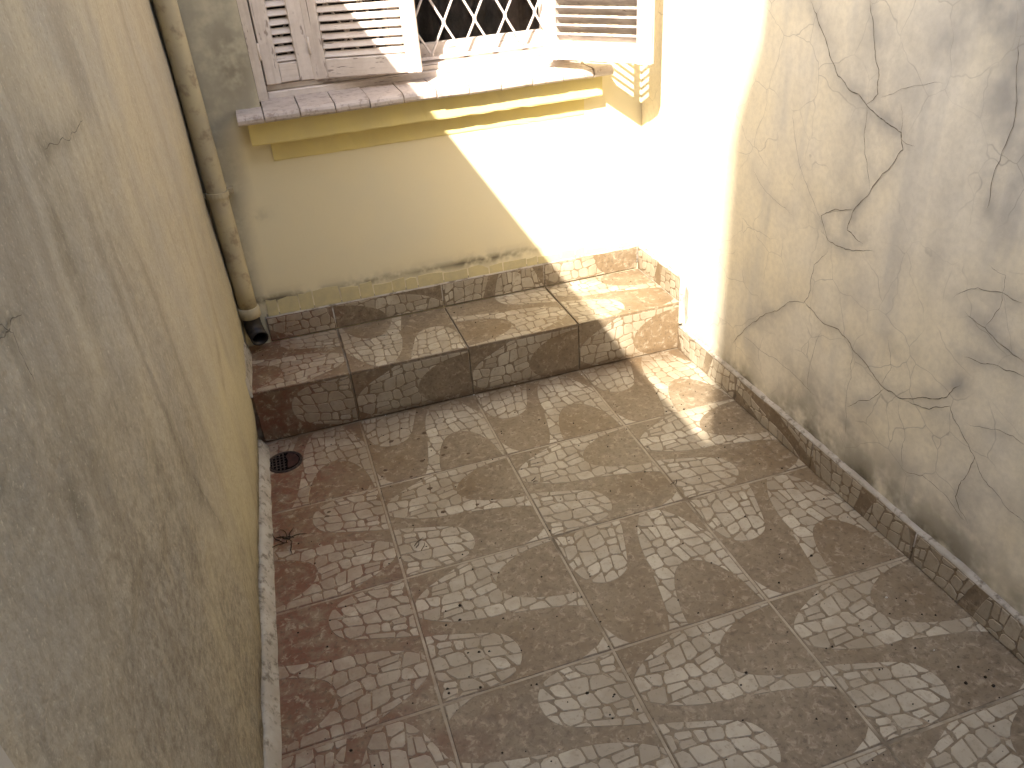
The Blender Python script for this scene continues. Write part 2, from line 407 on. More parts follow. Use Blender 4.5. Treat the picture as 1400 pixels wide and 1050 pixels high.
wr=empty('boundary_wall',(WR,-1.0,0),'cracked cream plaster wall with grey damp patches facing the open shutter','wall')
face=mesh_obj('plaster_face',V,[f[::-1] for f in F],M['crackwall'],wr,True,{'damp':damp,'dirt':dirt,'crack':crack})
fix_normals(face)
box('wall_core',WR+.012,WR+.16,YN,YB,-.08,2.3,M['crackwall'],wr)
box('coping',WR-.03,WR+.19,YN,YB-.01,2.302,2.36,M['cement'],wr,.008)
# cracks: thin dark ribbons lying in the plaster skin
M['crackline']=m_flat('crack_shadow',(.15,.13,.10),.95,.05,0,.4,120)
def right3(p):
    r=float(fbm(np.array([[p[0]*3,p[1]*3,0]]),21,4)[0])*.007;return (WR-r-.0016,p[0],p[1])
Vc,Fc=crack_ribbons(cr_uv,cr_w,right3,0,rng)
tag(mesh_obj('cracks',Vc,Fc,M['crackline'],wr),'fine dark branching cracks in the plaster',kind='stuff')

# streaked wall
us=np.linspace(YN,YB+.01,330);vs=np.linspace(-.05,2.29,190)
P,F=grid(us,vs,None)
wl=empty('boundary_wall',(wall_x(-1),-1.0,0),'dirty beige plaster wall with vertical dark streaks beside the drainpipe','wall')
nz=fbm(np.stack([P[:,0]*4,P[:,1]*4,P[:,0]*0],1),31,4);nz2=fbm(np.stack([P[:,0]*7,P[:,1]*1.2,P[:,0]*0],1),41,4)
yel=np.exp(-(np.clip(P[:,1]-.30,0,9)/.30)**2)*np.clip((P[:,0]+1.75)/.9,0,1)*(1+.8*nz2);yel=np.clip(yel,0,1)*.9
mot=np.clip((-.7-P[:,0])/.8,0,1)*np.clip(1.35-P[:,1],0,1)*1.5+.22;mot=np.clip(mot*(1+nz),0,1)  # mottled dirt; its near, low end also carries painted-in shade
lc_px=[([(0,505),(12,470),(30,448),(46,424)],3),([(0,430),(20,440),(35,452),(55,500),(65,520)],2.5),([(68,203),(85,195),(100,180),(112,163)],2.5),([(225,560),(240,600),(262,650),(290,700),(305,730)],1.4),([(336,735),(341,755),(345,775)],3),([(285,470),(290,500),(297,530)],2)]
lcv=[];lcw=[]
for pl,w in lc_px:
    q=[un(x,y,0,wall_x(-1)) for x,y in pl];lcv.append(jag([(p[1],p[2]) for p in q],.12,rng,3));lcw.append(w/1000*.6)
blob=np.zeros(len(P))
for px,py,ry,rz,a in [(100,290,.05,.16,.9),(85,200,.05,.12,.5),(165,345,.03,.10,.5),(150,610,.05,.10,.6),(140,670,.05,.07,.5),(30,140,.10,.2,.5),(20,600,.1,.2,.5),(240,640,.03,.20,.45),(60,760,.08,.1,.4),(275,830,.02,.02,.5)]:
    c=un(px,py,0,-.38);blob=np.maximum(blob,a*np.exp(-((P[:,0]-c[1])/ry)**2-((P[:,1]-c[2])/rz)**2))
dirt=np.clip(np.exp(-np.clip(P[:,1]-.06,0,9)/.04)*.9+blob*.55*(1+1.5*nz2),0,1)
d=seg_dist(P,lcv);dirt=np.clip(dirt+.35*np.exp(-(d/.02)**2),0,1)
rel=fbm(np.stack([P[:,0]*2.5,P[:,1]*2.5,P[:,0]*0],1),51,4)*.011+fbm(np.stack([P[:,0]*16,P[:,1]*16,P[:,0]*0],1),61,3)*.004*(mot+.25)
rel-=.012*np.exp(-(np.clip(P[:,1],0,9)/.12)**2)
V=[(wall_x(p[0])+r,p[0],p[1]) for p,r in zip(P,rel)]
f2=mesh_obj('plaster_face',V,F,M['streakwall'],wl,True,{'yellow':yel,'mottle':mot,'dirt':dirt,'crack':np.zeros(len(P))});fix_normals(f2)
V,Fb=merge([([(wall_x(YN)-.02,YN,-.08),(wall_x(YB)-.02,YB,-.08),(wall_x(YB)-.16,YB,-.08),(wall_x(YN)-.16,YN,-.08),(wall_x(YN)-.02,YN,2.285),(wall_x(YB)-.02,YB,2.285),(wall_x(YB)-.16,YB,2.285),(wall_x(YN)-.16,YN,2.285)],BOXF)])
fix_normals(mesh_obj('wall_core',V,Fb,M['streakwall'],wl))
x0=wall_x(YN);x1=wall_x(YB-.01)
fix_normals(mesh_obj('coping',[(x0+.005,YN,2.287),(x1+.005,YB-.012,2.287),(x1-.18,YB-.012,2.287),(x0-.18,YN,2.287),(x0+.005,YN,2.32),(x1+.005,YB-.012,2.32),(x1-.18,YB-.012,2.34),(x0-.18,YN,2.34)],BOXF,M['cement'],wl))
from_grid=(us,vs)
def left3(p):
    i=np.array([[p[0],p[1],0]]);r=float(fbm(i*2.5*np.array([1,1,0]),51,4)[0])*.011+.0035
    return (wall_x(p[0])+r,p[0],p[1])
Vc,Fc=crack_ribbons(lcv,lcw,left3,0,rng)
tag(mesh_obj('cracks',Vc,Fc,M['crackline'],wl),'short dark cracks in the beige plaster',kind='stuff')
# pale cement fillet along the foot of the streaked wall (floor level and on the step)
def fillet(y0,y1,z0,h,w):
    n=max(8,int((y1-y0)/.035));V=[];F=[]
    for i in range(n+1):
        y=y0+(y1-y0)*i/n;xw=wall_x(y)-.012;j=lambda s:rng.uniform(-s,s)
        pts=[(xw,z0-.01),(xw,z0+h+j(.004)),(xw+w*.55+j(.003),z0+h*.86+j(.003)),(xw+w*.95+j(.002),z0+h*.35+j(.004)),(xw+w*1.25+j(.0015),z0+.001),(xw+w*1.25,z0-.01)]
        V+=[(x,y,z) for x,z in pts]
        if i:
            b=i*6
            for k in range(5): F.append((b-6+k,b-6+k+1,b+k+1,b+k))
    F.append([0,1,2,3,4,5]);F.append([n*6+k for k in range(5,-1,-1)])
    return V,F
V,F=fillet(YN,-.035,0,.045,.030);fix_normals(mesh_obj('cement_fillet',V,F,M['cement'],wl,True))
V,F=fillet(-.01,.31,H,.10,.022);fix_normals(mesh_obj('cement_fillet',V,F,M['cement'],wl,True))

# ------------------------------------------------------------------ printed mosaic tile pattern (one print, repeated as on the real tiles)
L1=[(.36,1),(1,1),(1,.975),(.8,.945),(.66,.89),(.565,.81),(.53,.72),(.55,.65),(.61,.59),(.74,.53),(.9,.49),(1,.48),(1,.35),(.95,.375),(.85,.41),(.69,.445),(.52,.475),(.34,.50),(.19,.54),(.07,.60),(0,.65),(0,.72),(.03,.79),(.11,.86),(.22,.915),(.36,.985)]
L2=[(0,.49),(.10,.47),(.19,.44),(.37,.38),(.46,.33),(.505,.25),(.51,.17),(.48,.10),(.40,.04),(.25,.01),(.1,0),(0,0)]
L3=[(1,.12),(.93,.06),(.84,.02),(.77,0),(1,0)]
def smooth_poly(pl):
    out=[]
    n=len(pl)
    for i in range(n):
        p0,p1,p2,p3=[np.array(pl[(i+k-1)%n],float) for k in range(4)]
        edge=lambda p:p[0] in(0,1) or p[1] in(0,1)
        out.append(tuple(p1))
        if not(edge(p1) and edge(p2)):
            m0=(p2-p0)/2 if not edge(p1) else (p2-p1)*.8
            m1=(p3-p1)/2 if not edge(p2) else (p2-p1)*.8
            for t in (.33,.66):
                q=(2*t**3-3*t**2+1)*p1+(t**3-2*t**2+t)*m0+(-2*t**3+3*t**2)*p2+(t**3-t**2)*m1
                out.append((float(np.clip(q[0],0,1)),float(np.clip(q[1],0,1))))
    return out
LIGHT=[smooth_poly(L1),smooth_poly(L2),L3]
def clip_half(poly,a,b,c):      # keep a*x+b*y<=c
    out=[];n=len(poly)
    for i in range(n):
        p=poly[i];q=poly[(i+1)%n];dp=a*p[0]+b*p[1]-c;dq=a*q[0]+b*q[1]-c
        if dp<=0: out.append(p)
        if (dp<0 and dq>0) or (dp>0 and dq<0):
            t=dp/(dp-dq);out.append((p[0]+t*(q[0]-p[0]),p[1]+t*(q[1]-p[1])))
    return out
def area(p): return .5*sum(p[i][0]*p[(i+1)%len(p)][1]-p[(i+1)%len(p)][0]*p[i][1] for i in range(len(p)))
prng=random.Random(5)
GAP=.0031
rows=10
def course(j,u): return j/rows+.028*math.sin(u*5.2+1+j*.35)+.012*math.sin(u*13+j*1.7)
STONES=[]
cells=[]
for j in range(-1,rows+1):
    u=-.08-prng.uniform(0,.08)
    cut=(u,u+prng.uniform(-.02,.02))
    while u<1.05:
        w=prng.uniform(.075,.145);u2=u+w;nc=(u2+prng.uniform(-.022,.022),u2+prng.uniform(-.022,.022))
        jit=lambda:prng.uniform(-.010,.010)
        cells.append([(cut[0],course(j,cut[0])),(nc[0],course(j,nc[0])),(nc[1],course(j+1,nc[1])),(cut[1],course(j+1,cut[1]))])
        if prng.random()<.14:      # now and then a split stone
            c=cells.pop();m0=((c[0][0]+c[3][0])/2,(c[0][1]+c[3][1])/2+jit());m1=((c[1][0]+c[2][0])/2,(c[1][1]+c[2][1])/2+jit())
            cells.append([c[0],c[1],m1,m0]);cells.append([m0,m1,c[2],c[3]])
        u=u2;cut=nc
for cell in cells:
    n=len(cell)
    for reg in LIGHT:
        poly=list(reg);g=GAP*prng.uniform(.7,1.5)
        for i in range(n):
            p=cell[i];q=cell[(i+1)%n];ex,ey=q[0]-p[0],q[1]-p[1];L=math.hypot(ex,ey);nx,ny=ey/L,-ex/L
            poly=clip_half(poly,nx,ny,nx*p[0]+ny*p[1]-g)
            if len(poly)<3: break
        if len(poly)>=3:      # knock the corners off
            cx=sum(p[0] for p in cell)/4;cy=sum(p[1] for p in cell)/4
            for p in cell:
                dx,dy=p[0]-cx,p[1]-cy;L=math.hypot(dx,dy);k=L-prng.uniform(.010,.020)
                poly=clip_half(poly,dx/L,dy/L,(dx*cx+dy*cy)/L+k)
                if len(poly)<3: break
        if len(poly)>=3 and abs(area(poly))>.0004:
            STONES.append(poly if area(poly)>0 else poly[::-1])
TONE=[prng.random() for _ in STONES]
def rot_uv(p,o):     # H as traced, V turned a quarter clockwise, R half, U three quarters
    u,v=p
    return {'H':(u,v),'V':(v,1-u),'R':(1-u,1-v),'U':(1-v,u)}[o]
def dedupe(pl):
    out=[]
    for p in pl:
        if not out or math.hypot(p[0]-out[-1][0],p[1]-out[-1][1])>.004: out.append(p)
    if len(out)>2 and math.hypot(out[0][0]-out[-1][0],out[0][1]-out[-1][1])<.004: out.pop()
    return out
RELIEF=.0011
ALL_STONES=[]     # (size in picture, tile, verts, faces, tone)
def tile(name,parent,o3,eu,ev,crop,orient,thick=.008,gap=.0030,tilt=0.0):
    """o3: world position of uv (0,0); eu, ev: unit vectors; crop (u0,u1,v0,v1) in tile units"""
    u0,u1,v0,v1=crop;o3=Vector(o3);eu=Vector(eu);ev=Vector(ev);en=eu.cross(ev)
    g=gap/T;a0,a1,b0,b1=u0+g,u1-g,v0+g,v1-g
    dz=[rng.uniform(-1,1)*.0006 for _ in range(4)]
    def P3(u,v,h):
        s=(u-a0)/(a1-a0);t=(v-b0)/(b1-b0)
        w=dz[0]*(1-s)*(1-t)+dz[1]*s*(1-t)+dz[2]*s*t+dz[3]*(1-s)*t
        return tuple(o3+eu*(u*T)+ev*(v*T)+en*(h+w))
    bb=.0016/T
    # irregular worn rim : ring of points
    nseg=7;ring=[]
    for (pa,pb) in (((a0,b0),(a1,b0)),((a1,b0),(a1,b1)),((a1,b1),(a0,b1)),((a0,b1),(a0,b0))):
        for i in range(nseg):
            t=i/nseg;ring.append((pa[0]+(pb[0]-pa[0])*t,pa[1]+(pb[1]-pa[1])*t))
    cx,cy=(a0+a1)/2,(b0+b1)/2
    V=[];n=len(ring)
    for (u,v) in ring: V.append(P3(u,v,-thick))
    for (u,v) in ring: V.append(P3(u,v,-.0014))
    for (u,v) in ring:
        k=bb*rng.uniform(.6,2.0);du=np.sign(cx-u)*k if (abs(u-a0)<1e-6 or abs(u-a1)<1e-6) else 0;dv=np.sign(cy-v)*k if (abs(v-b0)<1e-6 or abs(v-b1)<1e-6) else 0
        V.append(P3(u+du,v+dv,0))
    F=[list(range(n))[::-1]]
    for i in range(n):
        j=(i+1)%n;F.append((i,j,n+j,n+i));F.append((n+i,n+j,2*n+j,2*n+i))
    F.append([2*n+i for i in range(n)])
    t=mesh_obj(name,V,F,M['dark'],parent)
    for st,tone in zip(STONES,TONE):
        pl=[rot_uv(p,orient) for p in st]
        m=.008
        for hp in ((-1,0,-(a0+m)),(1,0,a1-m),(0,-1,-(b0+m)),(0,1,b1-m)):
            pl=clip_half(pl,*hp)
            if len(pl)<3: break
        if len(pl)<3: continue
        pl=dedupe(pl)
        if len(pl)<3 or abs(area(pl))<.0003: continue
        if area(pl)<0: pl=pl[::-1]
        c=np.mean(pl,axis=0);n=len(pl);Vs=[P3(u,v,-.0003) for u,v in pl]
        for u,v in pl:
            L=math.hypot(u-c[0],v-c[1])+1e-9;k=max(0,1-.0038/L);Vs.append(P3(c[0]+(u-c[0])*k,c[1]+(v-c[1])*k,RELIEF))
        Fs=[(i,(i+1)%n,n+(i+1)%n,n+i) for i in range(n)]+[[n+i for i in range(n)]]
        px=[pr(P3(u,v,0)) for u,v in pl];cxp=np.mean([p[0] for p in px]);cyp=np.mean([p[1] for p in px])
        vis=abs(area(px)) if 0<cxp<1400 and 0<cyp<1050 and np.dot(CAM_M[2],np.array(P3(c[0],c[1],0))-CAM_O)>0 else 0
        ALL_STONES.append((vis,t,Vs,Fs,min(1,max(0,tone+rng.uniform(-.15,.15)))))
    return t
def flush_stones():
    ALL_STONES.sort(key=lambda s:-s[0]);per={}
    for i,(vis,t,Vs,Fs,tone) in enumerate(ALL_STONES):
        if i<300 and vis>0: mesh_obj('mosaic_stone',Vs,Fs,M['light'],t,False,{'tone':[tone]*len(Vs)})
        else: per.setdefault(t.name,[t,[],[]]);per[t.name][1].append((Vs,Fs));per[t.name][2]+= [tone]*len(Vs)
    for k,(t,l,tn) in per.items():
        V,F=merge(l);tag(mesh_obj('mosaic_relief',V,F,M['light'],t,False,{'tone':tn}),kind='stuff')

# ------------------------------------------------------------------ floor
fl=mesh_obj('floor',*box_vf(wall_x(YN)-.02,WR+.012,YN,.01,-.06,-.0013),M['grout']); tag(fl,'courtyard floor of brown and cream printed mosaic tiles',kind='structure')
X=(1,0,0);Y=(0,1,0);Z=(0,0,1)
orient={0:'VVVV',1:'RHHH',2:'RHVV',3:'VRHH',4:'RHHH',5:'HVRH',6:'VHHR',7:'HRVH',8:'RHVH'}
for r in range(0,9):
    yt=0.0 if r==0 else -R0-(r-1)*T
    yb=-R0-r*T
    if yb<YN: yb=YN
    if yt-yb<.05: continue
    for c in range(4):
        xo=-T+c*T;o3=(xo,yb-(0 if True else 0),0)
        u0=(wall_x(yb)+.012-xo)/T if c==0 else 0;u1=(XR+.010-xo)/T if c==3 else 1
        crop=(u0,u1,0,(yt-yb)/T)
        tile('floor_tile',fl,o3,X,Y,crop,orient[r][c])

# ------------------------------------------------------------------ step
st=empty('step',(.49,.19,0),'low step with mosaic tile tread and riser under the window wall','step')
box('step_core',wall_x(0)-.01,WR+.005,.0085,D+.012,-.05,H-.0085,M['grout'],st)
for c,(o,oc) in enumerate(zip('RURH','RHHH')):
    xo=-T+c*T;u0=(wall_x(.2)+.004-xo)/T if c==0 else 0;u1=(XR+.008-xo)/T if c==3 else 1
    tile('tread_tile',st,(xo,-.004,H),X,Y,(u0,u1,0,(D+.008)/T),o)
    v1=1.0;v0=1-(H-.009)/T
    tile('riser_tile',st,(xo,-.0005,-T*v0+.001),X,Z,(u0,u1,v0,v1),oc,gap=.0018)
box('mortar_bed',wall_x(0),WR,.0075,.02,0,H-.0082,M['grout'],st)

# ------------------------------------------------------------------ skirting on the cracked wall
for k,(ya,yb,z0) in enumerate([(0.0,D-.003,H)]+[(-.0-i*.45-.45 if i else -.45,-.0-i*.45,0) for i in range(0,9)]):
    if yb<YN: continue
    ya=max(ya,YN)
    v0=rng.uniform(.05,.70);o=rng.choice('HVRU')
    # strip faces -x : eu along -y, ev up
    tile('skirting_tile',wr,(XR,yb,z0-v0*T),(0,-1,0),Z,(0,(yb-ya)/T,v0,v0+HS/T),o,gap=.0016)
def lumpy_strip(axis,a0,a1,lo,hi,z0,z1,n,amp):
    V=[];F=[]
    for i in range(n+1):
        t=a0+(a1-a0)*i/n;j=lambda:rng.uniform(-amp,amp)
        pts=[(lo,z0),(lo+j()*.6,z1-.003+j()),(lo+.003+j()*.5,z1+j()),(hi,z1+.004+j()*1.5),(hi,z0)]
        V+=[(p,t,z) if axis=='y' else (t,p,z) for p,z in pts]
        if i:
            b=i*5
            for k in range(4): F.append((b-5+k,b-4+k,b+1+k,b+k))
    F.append([0,1,2,3,4]);F.append([n*5+k for k in (4,3,2,1,0)])
    return V,F
V,F=lumpy_strip('y',YN,0.0,XR+.001,WR+.01,.05,HS+.004,110,.0016);fix_normals(mesh_obj('mortar_cap',V,F,M['cement'],wr,True))
V,F=lumpy_strip('y',-.012,D,XR+.001,WR+.01,.12,H+HS+.004,30,.0018);fix_normals(mesh_obj('mortar_cap',V,F,M['cement'],wr,True))
# broken plaster patch where the skirting climbs the step
V=[];F=[]
for i in range(9):
    a=2*math.pi*i/9;V.append((WR-.006+rng.uniform(-.003,.003),-.042+.022*math.cos(a)*rng.uniform(.5,1.3),.225+.085*math.sin(a)*rng.uniform(.6,1.2)))
for v in list(V): V.append((WR+.01,v[1]*1.0-.0,v[2]))
F=[list(range(9))[::-1]]+[(i,(i+1)%9,9+(i+1)%9,9+i) for i in range(9)]
fix_normals(mesh_obj('mortar_patch',V,F,M['cement'],wr))

# ------------------------------------------------------------------ house wall with the window
OX0,OX1,OZ0,OZ1=-.10,1.10,1.062,2.34
hs=empty('house',(.5,YB,0),'pale yellow house wall with a shuttered and barred window above the step','house')
us=np.unique(np.concatenate([np.linspace(-.62,3.2,150),[OX0,OX1]]));vs=np.unique(np.concatenate([np.linspace(-.05,3.4,150),[OZ0,OZ1]]))
P,F=grid(us,vs,None);nx=len(us)
keep=[]
for f in F:
    c=P[list(f)].mean(0)
    if OX0<c[0]<OX1 and OZ0<c[1]<OZ1: continue
    keep.append(f)
nz=fbm(np.stack([P[:,0]*5,P[:,1]*3.5,P[:,0]*0],1),71,4)
edge=-.205-.07*np.clip((1.0-P[:,1])/.6,-.3,1)+.11*np.clip((P[:,1]-1.05)/.05,0,1)+.05*nz
damp=np.clip((edge+.02-P[:,0])/.06,0,1)*.85
dirt=np.clip(np.exp(-np.abs(P[:,1]-.388)/.016)*(.75+1.0*nz)*np.clip((1.1-P[:,0])/.3,.25,1),0,1)
dirt=np.maximum(dirt,np.clip(.55*np.exp(-((P[:,0]+.16)/.05)**2-((P[:,1]-1.25)/.10)**2)+.4*np.exp(-((P[:,0]+.2)/.04)**2-((P[:,1]-.72)/.02)**2),0,1))
rel=fbm(np.stack([P[:,0]*2,P[:,1]*2,P[:,0]*0],1),81,3)*.004
inwin=(P[:,0]>OX0-.03)&(P[:,0]<OX1+.03)&(P[:,1]>OZ0-.2)
rel=np.where(inwin,rel*.3,rel)
V=[(p[0],YB-r-.002,p[1]) for p,r in zip(P,rel)]
hw=mesh_obj('wall',V,keep,M['house'],hs,True,{'damp':damp,'dirt':dirt});fix_normals(hw)
z_=np.zeros(8)
parts=[box_vf(-.62,OX0-.001,YB+.004,.66,-.05,3.4),box_vf(OX1+.001,3.2,YB+.004,.66,-.05,3.4),box_vf(OX0-.001,OX1+.001,YB+.004,.66,-.05,OZ0-.004),box_vf(OX0-.001,OX1+.001,YB+.004,.66,OZ1+.001,3.4)]
V,F=merge(parts);fix_normals(mesh_obj('wall_core',V,F,M['house'],hs))
V,F=merge([box_vf(-.6,3.1,2.6,2.7,0,3.2),box_vf(-.6,-.5,.661,2.6,0,3.2),box_vf(3.0,3.1,.661,2.6,0,3.2),box_vf(-.6,3.1,.661,2.7,-.04,.05),box_vf(-.6,3.1,.661,2.7,3.1,3.2)])
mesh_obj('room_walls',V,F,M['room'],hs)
V=[(-1.0,.05,3.41),(3.5,.05,3.41),(3.5,3.4,4.6),(-1.0,3.4,4.6),(-1.0,.05,3.50),(3.5,.05,3.50),(3.5,3.4,4.69),(-1.0,3.4,4.69)]
fix_normals(mesh_obj('roof',V,BOXF,M['rooftile'],hs))
# mouldings under the sill
def profile_x(name,x0,x1,prof,mat,parent,n=40,amp=.0012):
    V=[];F=[];m=len(prof)
    for i in range(n+1):
        x=x0+(x1-x0)*i/n
        for (y,z) in prof: V.append((x,y+rng.uniform(-amp,amp),z+rng.uniform(-amp,amp)))
        if i:
            for k in range(m):
                a=(i-1)*m+k;b=(i-1)*m+(k+1)%m;F.append((a,b,b+m,a+m))
    F.append(list(range(m)));F.append([n*m+k for k in range(m-1,-1,-1)])
    return fix_normals(mesh_obj(name,V,F,mat,parent))
profile_x('moulding',-.156,1.158,[(.405,1.0635),(.337,1.0635),(.333,1.058),(.333,.988),(.336,.983),(.405,.981)],M['fascia'],hs)
profile_x('moulding',-.095,1.104,[(.405,.9825),(.391,.9825),(.3895,.979),(.3895,.914),(.391,.910),(.405,.908)],M['fascia'],hs)
# sill of bullnosed tiles
sill=box('sill',OX0-.07,OX1+.07,.345,.50,1.0655,1.078,M['cement'],hs)
def sill_tile(x0,x1,back):
    dz=rng.uniform(-.0015,.0015);dy=rng.uniform(-.0025,.0025);t=rng.uniform(-.0012,.0012)
    prof=[(back,1.065),(.291,1.065),(.281,1.0665),(.275,1.073),(.274,1.084),(.278,1.092),(.287,1.0975),(.303,1.0995),(back,1.1035 if back>.45 else 1.100)]
    V=[];m=len(prof)
    for k,x in enumerate((x0,x0+.0015,x1-.0015,x1)):
        s=.0012 if k in(0,3) else 0
        for (y,z) in prof: V.append((x,y+dy+(s if y<.3 else 0),z+dz+(t if k>1 else -t)-(s if z>1.08 else 0)))
    F=[]
    for i in range(3):
        for k in range(m): F.append((i*m+k,i*m+(k+1)%m,(i+1)*m+(k+1)%m,(i+1)*m+k))
    F.append(list(range(m)));F.append([3*m+k for k in range(m-1,-1,-1)])
    return fix_normals(mesh_obj('sill_tile',V,F,M['silltile'],sill))
sill_tile(-.184,-.098,YB+.004)
for i in range(10): sill_tile(-.095+i*.1197,-.095+(i+1)*.1197-.0032,.51)
sill_tile(1.1035,1.18,YB+.004)
# painted-over course of old tiles above the skirting
box('band_mortar',-.255,1.335,YB-.0035,YB+.003,.3215,.332,M['cement'],hs)
x=-.25;n=0
while x<1.33:
    w=rng.uniform(.045,.11);x1=min(x+w,1.335);zt=.392-(x+.25)/1.6*.045+rng.uniform(-.012,.010)
    p=[(x+.002,.3225),(x1-.002,.3225),(x1-.002+rng.uniform(-.004,.001),zt+rng.uniform(-.006,.004)),((x+x1)/2,zt+rng.uniform(-.003,.004)),(x+.001+rng.uniform(0,.004),zt+rng.uniform(-.006,.004))]
    yy=YB-.0045+rng.uniform(-.0015,.001);V=[(a,yy,b) for a,b in p]+[(a,YB+.003,b) for a,b in p]
    F=[[0,1,2,3,4]]+[(i,5+i,5+(i+1)%5,(i+1)%5) for i in range(5)]
    fix_normals(mesh_obj('painted_tile',V,F,M['paintband'],hs));x=x1
# skirting along the house wall
for c in range(4):
    xo=-T+c*T;x0=-.262 if c==0 else xo;x1=XR-.001 if c==3 else xo+T
    v0=(.52,.30,.62,.56)[c];o='HRVH'[c]
    tile('skirting_tile',hs,(x0,D,H-v0*T+.001),X,Z,(0,(x1-x0)/T,v0,v0+HS/T),o,gap=.0014)
V,F=lumpy_strip('x',-.262,XR+.01,D+.001,YB+.006,H+.03,H+HS+.003,60,.0014);fix_normals(mesh_obj('mortar_cap',V,F,M['cement'],hs,True))
# window
win=mesh_obj('window',*merge([box_vf(OX0+.001,-.066,.485,.60,1.100,OZ1-.001),box_vf(1.066,OX1-.001,.485,.60,1.100,OZ1-.001),box_vf(-.066,1.066,.485,.60,OZ1-.05,OZ1-.002)]),M['wood_v'],hs);fix_normals(win)
box('bottom_rail',-.066,1.066,.498,.60,1.098,1.126,M['wood_h'],win,.004)
box('bottom_rail',-.066,1.066,.515,.60,1.1265,1.148,M['wood_h'],win,.003)
for (a,b,c,d) in [(-.064,1.064,1.149,1.214),(-.064,1.064,2.22,2.285)]: box('sash_rail',a,b,.572,.605,c,d,M['wood_h'],win,.004)
for a in (-.064,.396,.456,1.004):
    box('sash_stile',a,a+(.06 if a<.1 or a>.9 else .058),.571,.604,1.2145,2.2195,M['wood_v'],win,.004)
for (a,b) in ((.0,.394),(.518,1.002)): box('pane',a-.003,b+.001,.586,.590,1.212,2.222,M['glass'],win)
# curtain, softly pleated
V=[];F=[];n=140
for i in range(n+1):
    x=-.08+1.16*i/n;y=.70+.018*math.sin(i*.75)+.008*math.sin(i*1.9+1)
    V+=[(x,y,1.0),(x,y+.004*math.sin(i*2.2),2.36)]
    if i: k=2*i;F.append((k-2,k,k+1,k-1))
mesh_obj('curtain',V,F,M['curtain'],hs,True)
# grille of zigzag bars welded where they touch
gr=empty('grille',(.5,.542,1.158),'x','x');del gr['label'];del gr['category'];gr.parent=hs;gr.location=wloc(gr)-wloc(hs)
box('cross_bar',-.064,1.064,.538,.546,1.158,1.170,M['grille'],gr);box('cross_bar',-.064,1.064,.538,.546,2.262,2.274,M['grille'],gr)
px0=.614-.1195*5
bars=[]
for k in range(20):
    # half-pitch columns: zigzag between column lines
    xl=px0+.05975*(k-1);xr=xl+.05975
    if xl<-.07 or xr>1.07: continue
    path=[];z=1.17;side=0
    while z<2.265:
        at=(xr if (k+side)%2==1 else xl);s=-1 if at==xr else 1
        for dz in ((0,.012) if not path else (-.008,.008)):
            path.append((at+s*.0036,.542+(.002 if k%2 else -.002),z+dz))
        z+=.1105;side+=1
    path.append((path[-1][0],path[-1][1],2.265))
    bars.append(path)
for p in bars:
    V,F=tube_vf(p,.0046,6);mesh_obj('bar',V,F,M['grille'],gr,True)
# shutters
def leaf(E1,E2,zb,zt,slope_out,thick=.032,stile=.05,rail=.066,sag=0.0,batten=None):
    E1=Vector((*E1,0));E2=Vector((*E2,0));e=(E2-E1).normalized();W=(E2-E1).length
    nrm=Vector((e.y,-e.x,0))                      # toward the yard when E1 is left of E2
    sh=empty('shutter',(E1.x,E1.y,zb),'','');del sh['label'];del sh['category']
    sh.parent=hs;sh.location=Vector((E1.x,E1.y,zb))-wloc(hs)
    def W3(s,t,z): 
        q=E1+e*s+nrm*t;return (q.x,q.y,z+zb-sag*s/W)
    def bx(name,s0,s1,t0,t1,z0,z1,mat,b=.0025):
        V,F=box_vf(s0,s1,t0,t1,z0,z1,b);return fix_normals(mesh_obj(name,[W3(*v) for v in V],F,mat,sh))
    h=zt-zb;t=thick/2
    bx('stile',0,stile,-t,t,0,h,M['wood_v']);bx('stile',W-stile,W,-t,t,0,h,M['wood_v'])
    bx('rail',stile+.0006,W-stile-.0006,-t+.002,t-.002,.002,rail,M['wood_h']);bx('rail',stile+.0006,W-stile-.0006,-t+.002,t-.002,h-rail,h-.002,M['wood_h'])
    pitch=.0293;k=int((h-2*rail)/pitch);a=math.radians(56 if slope_out else 44);w2=.0112 if slope_out else .018;th=.0028 if slope_out else .0042
    dirn=1 if slope_out else -1                   # +1: lower edge toward the yard
    first=None
    for i in range(k):
        zc=rail+.0135+i*pitch
        prof=[]
        for (l,m) in ((-w2,-th),(w2,-th),(w2,th),(-w2,th)):
            prof.append((dirn*(l*math.cos(a)-m*math.sin(a)*-1*0) + m*math.sin(a)*dirn, -l*math.sin(a)+m*math.cos(a)))
        if first is None:
            V=[];F=[]
            for s in (stile-.003,W-stile+.003):
                for (tt,zz) in prof: V.append(W3(s,tt,zc+zz))
            F=[(0,1,5,4),(1,2,6,5),(2,3,7,6),(3,0,4,7),(0,3,2,1),(4,5,6,7)]
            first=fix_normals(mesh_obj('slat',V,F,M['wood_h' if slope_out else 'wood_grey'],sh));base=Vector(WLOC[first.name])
        else:
            o=share(first,sh,base+Vector((0,0,i*pitch)))
            o.rotation_euler=(rng.uniform(-.012,.012),rng.uniform(-.006,.006),0)
    if batten: bx('batten',batten-.011,batten+.011,-t-.010,-t-.0005,.03,h-.03,M['wood_v'])
    return sh
ZT=2.27
for (hx,hy) in ((-.064,.487),(.109,.499)):
    for hz in (1.262,2.10):
        V,F=tube_vf([(hx,hy,hz-.028),(hx,hy,hz-.027),(hx,hy,hz+.027),(hx,hy,hz+.028)],[.003,.0048,.0048,.003],8);mesh_obj('hinge',V,F,M['wood_v'],hs,True)
leaf((-.062,.505),(.108,.518),1.150,ZT,True,stile=.052)
leaf((.110,.516),(.484,.398),1.147,ZT,True,stile=.052,sag=.003)
